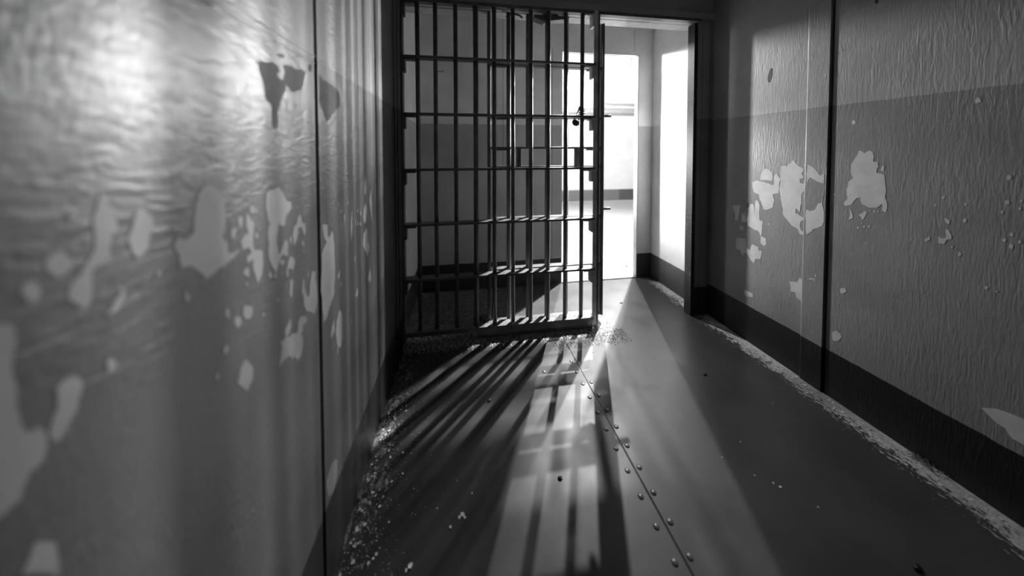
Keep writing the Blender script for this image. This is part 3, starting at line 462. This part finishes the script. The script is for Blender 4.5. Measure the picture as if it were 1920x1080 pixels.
def jagged(P, amp, depth, rg):
    for _ in range(depth):
        Q = []
        for a, b in zip(P, P[1:] + P[:1]):
            dx, dy = b[0]-a[0], b[1]-a[1]; L = math.hypot(dx, dy)
            k = rg.uniform(-1, 1) * amp
            Q += [a, ((a[0]+b[0])/2 - dy*k, (a[1]+b[1])/2 + dx*k)] if L > .0035 else [a]
        P = Q; amp *= .9
    return P
def patches(bm, polys, x0, nx, mi, th=.0007, amp=.09, depth=2, ylim=None):
    rg = random.Random(3)
    for i, P in enumerate(polys):
        if len(P) < 3: continue
        P = jagged([tuple(p) for p in P], amp if len(P) > 8 else .05, depth, rg)
        if ylim: P = [(min(max(p[0], ylim[0]), ylim[1]), p[1]) for p in P]
        t = th + i*0.000002
        a = [bm.verts.new((x0 + nx*t, y, z)) for y, z in P]; b = [bm.verts.new((x0 - nx*.0005, y, z)) for y, z in P]
        try: f = bm.faces.new(a)
        except ValueError: continue
        f.material_index = mi
        for k in range(len(a)):
            try: q = bm.faces.new((a[k], b[k], b[(k+1) % len(a)], a[(k+1) % len(a)])); q.material_index = mi
            except ValueError: pass

# ------------------------------------------------------------------ the room
LX, RX = -.352, 1.645
HCELL = 2.40
# left wall: two steel panels with an open joint between them
bm = bmesh.new()
bx(bm, (LX-.02, -1.2, 0), (LX, .774, HCELL)); bx(bm, (LX-.02, .790, 0), (LX, 1.56, HCELL))
bx(bm, (LX-.05, -1.2, 0), (LX-.02, 1.56, HCELL), 1)
for z in (1.353, 1.336):
    bx(bm, (LX-.001, -1.2, z-.0012), (LX+.0018, .777, z+.0012)); 
bx(bm, (LX-.001, .789, 1.3515), (LX+.0012, 1.56, 1.3535))
patches(bm, [[(y, z) for y, z in P] for P in PEEL_LEFT], LX, 1, 2)
patches(bm, MATT_LEFT, LX, 1, 3, .0005)
struct('wall_left', bm, [M['left'], M['gap'], M['primer_left'], M['matt']])
# right wall with its overlapping joint strip
bm = bmesh.new()
bx(bm, (RX, -1.2, 0), (RX+.03, 1.111, HCELL)); bx(bm, (RX, 1.121, 0), (RX+.03, 1.78, HCELL))
bx(bm, (RX+.03, -1.2, 0), (RX+.06, 1.78, HCELL), 1)
prof = [(RX+.001, 1.2115), (RX-.0055, 1.211), (RX-.0078, 1.209), (RX-.009, 1.205), (RX-.009, 1.121), (RX+.001, 1.121)]
lo_ = [bm.verts.new((x, y, 0)) for x, y in prof]; hi_ = [bm.verts.new((x, y, HCELL)) for x, y in prof]
for k in range(6): bm.faces.new((lo_[k], hi_[k], hi_[(k+1) % 6], lo_[(k+1) % 6]))
patches(bm, PEEL_RIGHT, RX, -1, 2)
patches(bm, PEEL_BATTEN, RX-.009, -1, 2, ylim=(1.1225, 1.2045))
patches(bm, DARK_RIGHT, RX, -1, 3, .0009, .05, 1)
struct('wall_right', bm, [M['right'], M['gap'], M['primer'], M['dark']])
# back wall and ceiling of the cell, behind and above the camera
bm = bmesh.new(); bx(bm, (LX-.05, -1.26, 0), (RX+.06, -1.2, HCELL)); struct('wall_back', bm, M['right'])
bm = bmesh.new(); bx(bm, (LX-.05, -1.26, HCELL), (RX+.06, 1.80, HCELL+.06)); struct('ceiling', bm, M['ceil'])
# floor: cell and passage in one deck, then the hall
bm = bmesh.new()
bx(bm, (LX-.05, -1.26, -.05), (RX+.06, 2.388, 0))
floor = struct('floor', bm, M['floor'])
bm = bmesh.new(); bx(bm, (-5, 2.412, -.06), (9, 6.3, 0)); bx(bm, (LX-.05, 2.388, -.08), (RX+.06, 2.412, -.045), 1)
struct('floor_hall', bm, [M['hallfloor'], M['gap']])
# end wall: steel plate above the barred front, door post to the right
bm = bmesh.new()
bx(bm, (LX-.05, 1.775, 2.03), (RX+.06, 1.84, HCELL+.06))
bx(bm, (LX-.05, 1.755, 1.985), (RX+.001, 1.80, 2.028))
bx(bm, (1.512, 1.762, 2.032), (RX, 1.775, 2.040))
struct('wall_front', bm, M['end'], .002)
bm = bmesh.new(); bx(bm, (LX-.01, 1.752, 1.966), (1.54, 1.79, 1.985)); struct('trim_1', bm, M['bar'], .002)
bm = bmesh.new()   # soffit with the track slot of the sliding door
bx(bm, (LX-.01, 1.79, 1.972), (1.56, 1.826, 1.99)); bx(bm, (LX-.01, 1.834, 1.972), (.14, 1.92, 1.99))
bx(bm, (.14, 1.834, 1.972), (1.56, 1.92, 1.99)); bx(bm, (1.22, 1.82, 1.973), (1.56, 1.84, 1.99)); bx(bm, (LX-.01, 1.79, 1.99), (1.56, 1.92, 2.03), 0)
struct('trim_2', bm, [M['soffit']])
bm = bmesh.new()
bx(bm, (1.534, 1.782, 0), (RX+.06, 1.85, 1.985)); 
struct('wall_front_right', bm, M['end'], .0015)
bm = bmesh.new(); bx(bm, (1.512, 1.779, 0), (1.533, 1.84, 1.966)); bx(bm, (1.5255, 1.7745, 0), (1.5335, 1.779, 1.93))
struct('trim_3', bm, [M['jamb']], .0012)
# left door post: channel with two raised ribs
bm = bmesh.new()
bx(bm, (LX-.05, 1.562, 0), (LX+.002, 1.76, 1.985))
for y in (1.572, 1.638, 1.676): bx(bm, (LX+.001, y, 0), (LX+.012, y+.011, 1.985))
struct('trim_4', bm, M['left'], .003)
# passage behind the bars
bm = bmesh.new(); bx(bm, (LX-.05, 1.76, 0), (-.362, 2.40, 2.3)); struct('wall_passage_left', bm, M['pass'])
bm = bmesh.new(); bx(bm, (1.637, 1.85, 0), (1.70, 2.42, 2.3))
struct('wall_passage_right', bm, M['passr_lit'])
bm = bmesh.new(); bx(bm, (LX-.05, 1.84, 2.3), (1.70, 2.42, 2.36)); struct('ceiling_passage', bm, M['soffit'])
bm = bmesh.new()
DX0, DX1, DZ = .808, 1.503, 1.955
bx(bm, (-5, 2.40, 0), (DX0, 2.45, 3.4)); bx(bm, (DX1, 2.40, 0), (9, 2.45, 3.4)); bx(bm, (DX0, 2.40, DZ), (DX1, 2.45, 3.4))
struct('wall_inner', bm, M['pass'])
bm = bmesh.new()   # bright painted frame lining of the outer doorway
bx(bm, (DX0-.001, 2.402, 0), (DX0+.006, 2.452, DZ)); bx(bm, (DX1-.006, 2.402, 0), (DX1+.001, 2.452, DZ)); bx(bm, (DX0, 2.402, DZ-.008), (DX1, 2.452, DZ+.001))
struct('trim_5', bm, M['soffit'], .0015)
# hall
bm = bmesh.new(); bx(bm, (-5, 6.1, 0), (9, 6.25, 3.7)); struct('wall_hall', bm, M['hallwall'])
bm = bmesh.new(); bx(bm, (-5, 6.03, 0), (9, 6.101, .02)); struct('trim_6', bm, M['hallfloor'], .006)

# ------------------------------------------------------------------ fixed barred front
RZ = (1.655, 1.334, 1.016, .700, .382)
g = thing('barred_grille', 'fixed steel bar grille filling the left of the cell front, standing on the floor', 'bars', (.22, 1.765, 0))
def part(name, bm, mats, parent, bevel=0.0): return obj(name, rel(bm, parent), mats, parent, bevel)
FB = (-.261, -.161, -.047, .069, .178, .290, .400, .509, .620, .726)
for i, x in enumerate(FB):
    bm = bmesh.new()
    r = .0125 if i != 3 else .015
    cyl(bm, (x + .004*(1 if i == 0 else 0), 1.767, .07), (x, 1.767, 1.985), r, 24)
    part('bar', bm, M['bar'], g)
def rail_bm(x0, x1, y0, y1, z, th, holes, nseg=40):
    bm = bmesh.new(); rg = random.Random(int(z*1000)); 
    a, b = [], []
    bx(bm, (x0, y0, z-th/2), (x1, y1, z+th/2)); return bm
for z in RZ:
    part('rail', rail_bm(-.345, .805, 1.737, 1.797, z, .013, FB), M['bar'], g, .002)
bm = bmesh.new(); bx(bm, (-.345, 1.737, .055), (.80, 1.802, .078)); part('rail', bm, M['bar'], g, .002)
bm = bmesh.new(); bx(bm, (.04, 1.742, .03), (.80, 1.75, .056)); bx(bm, (.10, 1.752, .004), (.80, 1.80, .05)); part('sill_plate', bm, M['bar2'], g, .002)
for x0, x1, yy0, yy1, z0 in ((-.349, -.340, 1.737, 1.785, .10), (.791, .826, 1.737, 1.747, 0), (.817, .826, 1.737, 1.79, 0)):
    pass
bm = bmesh.new(); bx(bm, (-.349, 1.737, .02), (-.338, 1.79, 1.985)); part('stile', bm, M['bar'], g, .002)
bm = bmesh.new(); bx(bm, (.792, 1.741, 0.03), (.818, 1.75, 1.985)); bx(bm, (.818, 1.739, 0), (.829, 1.79, 1.985), 1); part('stile', bm, [M['plate'], M['bar']], g, .0015)
for z in RZ + (1.97,):
    bm = bmesh.new()   # angle cleat under each rail, both ends
    bx(bm, (-.341, 1.745, z-.085), (-.326, 1.79, z-.006)); bx(bm, (-.341, 1.745, z-.018), (-.272, 1.79, z-.0065)); part('cleat', bm, M['bar'], g, .004)
    bm = bmesh.new()
    bx(bm, (.781, 1.739, z-.085), (.798, 1.79, z-.0065)); bx(bm, (.735, 1.745, z-.018), (.798, 1.79, z-.0065)); part('cleat', bm, M['plate'], g, .004)

# ------------------------------------------------------------------ sliding barred door, pushed open behind the grille
YD = 1.835
d = thing('sliding_cell_door', 'sliding steel bar door with a food slot, pushed open behind the fixed grille', 'door', (.52, YD, 0))
SL = (1.142, 1.022)
for x in (.274, .397, .521, .649):
    for z0, z1 in (((.05, SL[1]), (SL[0], 1.975)) if x > .3 else ((.05, 1.975),)):
        bm = bmesh.new(); cyl(bm, (x, YD, z0), (x, YD, z1), .0135, 24); part('bar', bm, M['bar2'], d)
for z in (1.655, 1.334, SL[0], SL[1], .700, .382, .05):
    bm = bmesh.new(); bx(bm, (.15, YD-.018, z-.0065), (.886, YD+.026, z+.0065)); part('rail', bm, M['bar2'], d, .002)
bm = bmesh.new(); bx(bm, (.142, YD-.028, .035), (.160, YD+.028, 1.968)); part('stile', bm, M['bar2'], d, .002)
bm = bmesh.new(); bx(bm, (.884, YD-.024, .042), (.896, YD+.028, 1.94)); bx(bm, (.874, YD-.02, .05), (.880, YD+.02, 1.94)); part('stile', bm, M['bar2'], d, .002)
for x in (.327, .712):
    bm = bmesh.new(); bx(bm, (x-.002, YD-.022, SL[1]), (x+.022, YD-.012, SL[0])); bx(bm, (x-.002, YD-.012, SL[1]), (x+.006, YD+.022, SL[0])); part('slot_post', bm, M['bar2'], d, .001)
for z in (1.35, .741):
    bm = bmesh.new(); cyl(bm, (.905, YD, z), (.953, YD, z), .0085, 14); part('locking_pin', bm, M['bar2'], d)
for x in (.215, .835):
    for z in (1.655, 1.334, SL[0], .700, .382):
        bm = bmesh.new(); bx(bm, (x-.045, YD-.02, z-.016), (x+.045, YD+.02, z-.006)); part('cleat', bm, M['bar2'], d, .003)
bm = bmesh.new(); bx(bm, (.05, YD-.02, .07), (.10, YD+.01, .105)); bx(bm, (.10, YD-.03, .06), (.15, YD+.03, .09)); part('roller_guide', bm, M['bar2'], d, .004)
for x in (.33, .60):   # hanger hooks under the track
    bm = bmesh.new(); tube(bm, [(x-.02+.05*math.cos(t*PI/8), YD, 1.945+.022*math.sin(t*PI/8)) for t in range(9)][::-1], .006, 8); part('hanger_hook', bm, M['bar2'], d)
bm = bmesh.new()
p = [(.43, 1.962), (.655, 1.962), (.655, 1.950), (.50, 1.925), (.43, 1.945)]
a = [bm.verts.new((x, YD-.03, z)) for x, z in p]; b = [bm.verts.new((x, YD+.035, z)) for x, z in p]
bm.faces.new(a); bm.faces.new(b[::-1])
for i in range(5): bm.faces.new((a[i], b[i], b[(i+1) % 5], a[(i+1) % 5]))
part('hanger_plate', bm, M['bar2'], d, .002)

# ------------------------------------------------------------------ padlock wired to the bars
p = thing('padlock', 'dark rounded padlock hanging under the second rail of the bars', 'padlock', (.706, 1.806, 1.275))
bm = bmesh.new(); bmesh.ops.create_uvsphere(bm, u_segments=20, v_segments=12, radius=1)
for v_ in bm.verts:
    x, y, z = v_.co; v_.co = Vector((x*.026, y*.014, z*.023))
    if v_.co.z > .012: v_.co.z = .012 + (v_.co.z-.012)*.4
for f in bm.faces: f.smooth = True
bmesh.ops.rotate(bm, verts=bm.verts, matrix=Matrix.Rotation(.35, 3, 'Y')); bmesh.ops.translate(bm, verts=bm.verts, vec=(-.004, 0, .028)); obj('lock_body', bm, M['lock'], p)
bm = bmesh.new(); tube(bm, [(-.012 + .0, 0, .04), (-.012, 0, .062), (0, 0, .074), (.014, 0, .066), (.016, 0, .042)], .0045, 10); obj('shackle', bm, M['lock'], p)
bm = bmesh.new()
w_ = [(.726 + .019*math.cos(t*.9), 1.767 + .019*math.sin(t*.9), 1.340 + .0022*t + .004*math.sin(t*2.1)) for t in range(26)]
w_ = [(.755, 1.80, 1.300), (.745, 1.79, 1.325)] + w_ + [(.70, 1.775, 1.362), (.688, 1.765, 1.356)]
tube(bm, w_, .0032, 8)
tag(obj('tie_wire', bm, M['lock']), 'twisted dark wire wrapped round a bar just above the padlock', 'wire')

# ------------------------------------------------------------------ hall pipes on the far wall
bm = bmesh.new(); tube(bm, [(-1, 6.03, 1.955), (1.5, 6.03, 1.955), (6, 6.03, 1.955)], .062, 20)
pp = obj('wall_pipe', bm, M['pipe']); tag(pp, 'thick pale painted pipe running along the far hall wall', 'pipe')
bm = bmesh.new(); tube(bm, [(2.9, 6.07, 2.145), (3.02, 6.07, 2.132), (3.12, 6.07, 2.122), (3.2, 6.07, 2.12), (5, 6.07, 2.12)], .017, 12)
tag(obj('conduit', bm, M['pipe']), 'thin pale conduit above the thick pipe on the far hall wall', 'pipe')

# ------------------------------------------------------------------ rivets of the deck plates (parts of the floor)
def rivet_bm(r):
    bm = bmesh.new(); n = 16
    rings = []
    for k in range(5):
        t = k/4*PI/2; rings.append([bm.verts.new((r*math.cos(t)*math.cos(i*2*PI/n), r*math.cos(t)*math.sin(i*2*PI/n), .0035*math.sin(t))) for i in range(n)] if k < 4 else [bm.verts.new((0, 0, .0035))])
    for a, b in zip(rings[:-2], rings[1:-1]):
        for i in range(n): bm.faces.new((a[i], a[(i+1) % n], b[(i+1) % n], b[i])).smooth = True
    for i in range(n): bm.faces.new((rings[3][i], rings[3][(i+1) % n], rings[4][0])).smooth = True
    return bm
M['rivet'] = plain('rivet_paint', .13, .3, .3, 60)
rv = obj('rivet', rivet_bm(.0095), M['rivet'], floor)
first = True
spots = [(.559 + .0005*k, 1.49 - .0785*k) for k in range(11)] + [(.605 + .001*k, 1.337 - .0785*k) for k in range(9)] + [(.396, 1.439)]
for x, y in spots:
    o = rv if first else rv.copy()
    if not first: C.objects.link(o)
    first = False
    o.location = (x, y, .0)
    o.rotation_euler = (0, 0, rnd.random()*6)

# ------------------------------------------------------------------ debris
def flake_mesh(r, rg, curl=.3):
    bm = bmesh.new(); n = rg.randint(5, 8); a0 = rg.random()*6
    P = [(math.cos(a0+i*2*PI/n)*r*rg.uniform(.5, 1.1), math.sin(a0+i*2*PI/n)*r*rg.uniform(.4, 1.0)) for i in range(n)]
    c = rg.uniform(.1, curl)
    top = [bm.verts.new((x, y, .0012 + c*(x*x)/r)) for x, y in P]; bot = [bm.verts.new((x, y, max(0, c*(x*x)/r))) for x, y in P]
    ct = bm.verts.new((0, 0, .0012)); cb = bm.verts.new((0, 0, 0))
    for i in range(n):
        j = (i+1) % n
        bm.faces.new((top[i], top[j], ct)); bm.faces.new((bot[j], bot[i], cb)); bm.faces.new((top[i], bot[i], bot[j], top[j]))
    return bm
rg = random.Random(21)
protos = [obj('paint_flake', flake_mesh(.0065, rg), M['flake']) for _ in range(7)]
def put_flakes(pts, label, group):
    for (x, y, sc) in pts:
        if protos_unused: o = protos_unused.pop()
        else:
            o = rg.choice(protos).copy(); C.objects.link(o)
        o.location = (x, y, .0); o.rotation_euler = (0, 0, rg.random()*6.28); o.scale = (sc, sc, sc)
        tag(o, label, 'paint flake', group)
protos_unused = list(protos)
P1 = [(-.335 + abs(rg.gauss(0, .045)), rg.uniform(.72, 1.35), rg.uniform(.4, 1.1)) for _ in range(75)]
P2 = [(RX - .02 - abs(rg.gauss(0, .045)), rg.uniform(.55, 1.7), rg.uniform(.35, .95)) for _ in range(75)]
P3 = [(rg.uniform(.55, .98), 1.70 + rg.gauss(0, .03), rg.uniform(.5, 1.2)) for _ in range(22)] + [(rg.uniform(-.3, .1), 1.69 + rg.gauss(0, .02), rg.uniform(.5, 1.1)) for _ in range(14)]
P4 = [(-.01, .901, 1.3), (-.004, .893, .8), (-.02, .895, .9), (-.046, .876, .8), (-.15, .809, 1.3), (-.16, .80, .8), (.02, .955, .5), (-.09, .93, .5), (-.03, 1.0, .4), (1.03, .83, .6), (1.04, .815, .9), (.99, .86, .5), (1.10, .75, .5), (1.05, .97, .5), (.93, .93, .4), (1.35, 1.10, .4)]
put_flakes(P1, 'pale paint flake fallen on the dark floor along the foot of the left wall', 'paint flakes along the left wall')
put_flakes(P2, 'pale paint flake lying in the worn strip at the foot of the right wall', 'paint flakes along the right wall')
put_flakes(P3, 'pale paint flake among the rubble under the bars', 'paint flakes under the bars')
put_flakes(P4, 'small pale paint flake lying alone on the open dark floor', 'loose paint flakes on the open floor')
# crumbs too small to count
def crumbs(name, label, pts, mats, smin, smax):
    bm = bmesh.new()
    for x, y, z in pts:
        s_ = rg.uniform(smin, smax); a0 = rg.random()*6
        vs = [bm.verts.new((x + s_*math.cos(a0+k*2.1)*rg.uniform(.6, 1.2), y + s_*math.sin(a0+k*2.1)*rg.uniform(.6, 1.2), z)) for k in range(3)]
        t = bm.verts.new((x, y, z + s_*rg.uniform(.3, 1.0)))
        mi = 0 if rg.random() < .6 else 1
        for k in range(3): bm.faces.new((vs[k], vs[(k+1) % 3], t)).material_index = mi
    o = obj(name, bm, mats); tag(o, label, 'debris', None, 'stuff')
mm = [M['flake'], M['flake_dark']]
crumbs('paint_crumbs', 'fine crumbs of peeled paint strewn along the foot of the left wall',
       [(-.34 + abs(rg.gauss(0, .07)), rg.uniform(.6, 1.6), 0) for _ in range(2200)], mm, .0008, .0028)
crumbs('paint_crumbs', 'fine crumbs of peeled paint strewn along the foot of the right wall',
       [(RX - .01 - abs(rg.gauss(0, .05)), rg.uniform(.5, 1.78), 0) for _ in range(2200)], mm, .0008, .0024)
crumbs('rubble', 'crumbled rust and paint scale heaped under the bottom rail of the bars',
       [(rg.uniform(-.33, .95), 1.72 + rg.gauss(0, .04), 0) for _ in range(2600)] + [(rg.uniform(.80, .98), 1.68 + rg.gauss(0, .035), 0) for _ in range(900)] + [(rg.uniform(.5, .95), 1.625 + rg.gauss(0, .02), 0) for _ in range(700)], mm, .001, .0045)
crumbs('scale_crumbs', 'paint scale lying on top of the bottom rail of the bars',
       [(rg.uniform(-.33, .80), rg.uniform(1.742, 1.798), .078) for _ in range(600)], mm, .001, .004)
crumbs('passage_crumbs', 'scattered paint scale on the passage floor behind the bars',
       [(rg.uniform(-.34, .6), rg.uniform(1.88, 2.38), 0) for _ in range(700)] + [(1.62 - abs(rg.gauss(0, .03)), rg.uniform(1.86, 2.38), 0) for _ in range(500)], mm, .001, .003)
def pebble(x, y, r, label, cat='debris', name='dark_crumb', st=1.5):
    bm = bmesh.new(); bmesh.ops.create_icosphere(bm, subdivisions=2, radius=1)
    q = random.Random(int(x*1000))
    for v_ in bm.verts: v_.co = Vector((v_.co.x*st, v_.co.y, max(-.0, v_.co.z*.6 + .5))) * r * (1 + .35*noise.noise(v_.co*2 + Vector((x*9, y*9, 0))))
    o = obj(name, bm, M['bug']); o.location = (x, y, 0); tag(o, label, cat)
pebble(1.189, 1.295, .006, 'small black crumb on the open floor to the right of the riveted seam')
pebble(.320, .953, .0055, 'small black crumb on the floor just left of the seam, lit by the bar shadows')
pebble(.105, 1.305, .006, 'small black crumb on the dark floor in front of the middle of the bars')
pebble(1.14, 2.012, .007, 'small black crumb on the brightly lit floor between the two doorways')
pebble(1.546, 2.637, .008, 'small black crumb on the pale hall floor just beyond the outer doorway')
pebble(1.201, .594, .008, 'shiny black beetle-like crumb on the floor nearest the camera')
bm = bmesh.new()
for k in range(60):
    x, y = 1.633 + rg.gauss(0, .006), .80 + rg.gauss(0, .025); z = .004*rg.random()
    tube(bm, [(x, y, z+.002), (x+rg.gauss(0, .008), y+rg.gauss(0, .008), z+.008*rg.random()+.002), (x+rg.gauss(0, .012), y+rg.gauss(0, .012), .002)], .0007, 5)
tag(obj('lint_clump', bm, M['flake_dark']), 'dark clump of lint and dust against the foot of the right wall', 'debris')
bm = bmesh.new(); tube(bm, [(-.262, 1.715, .003), (-.235, 1.765, .008), (-.222, 1.80, .02)], .0016, 6)
tag(obj('straw', bm, M['straw']), 'pale straw leaning under the left end of the bars', 'straw')
bm = bmesh.new(); tube(bm, [(-.20, 2.396, 1.745), (-.185, 2.396, 1.741), (-.172, 2.396, 1.741), (-.155, 2.396, 1.752)], .003, 6)
tag(obj('wire_hook', bm, M['bar']), 'small bent dark hook on the passage wall behind the bars', 'hook')

# small bare bulb on a cord outside the doorway, half hidden behind a bar
p = thing('bare_bulb', 'small glowing bare bulb seen just beside a bar, above the padlock', 'light bulb', (1.213, 2.86, 1.69))
s = N('bulb_glow'); s.fin(.8, .4); s.b.inputs['Emission Color'].default_value = (1, 1, 1, 1); s.b.inputs['Emission Strength'].default_value = 25
bm = bmesh.new(); bmesh.ops.create_uvsphere(bm, u_segments=16, v_segments=10, radius=.014)
for f in bm.faces: f.smooth = True
obj('glass', bm, s.m, p)
bm = bmesh.new(); cyl(bm, (0, 0, .012), (0, 0, .04), .009, 14); obj('socket', bm, M['bar'], p)
bm = bmesh.new(); tube(bm, [(0, 0, .038), (0, 0, 1.0), (0, 0, 1.58), (0, -.03, 1.61), (0, -.41, 1.61)], .0022, 8); obj('cord', bm, M['bar'], p)
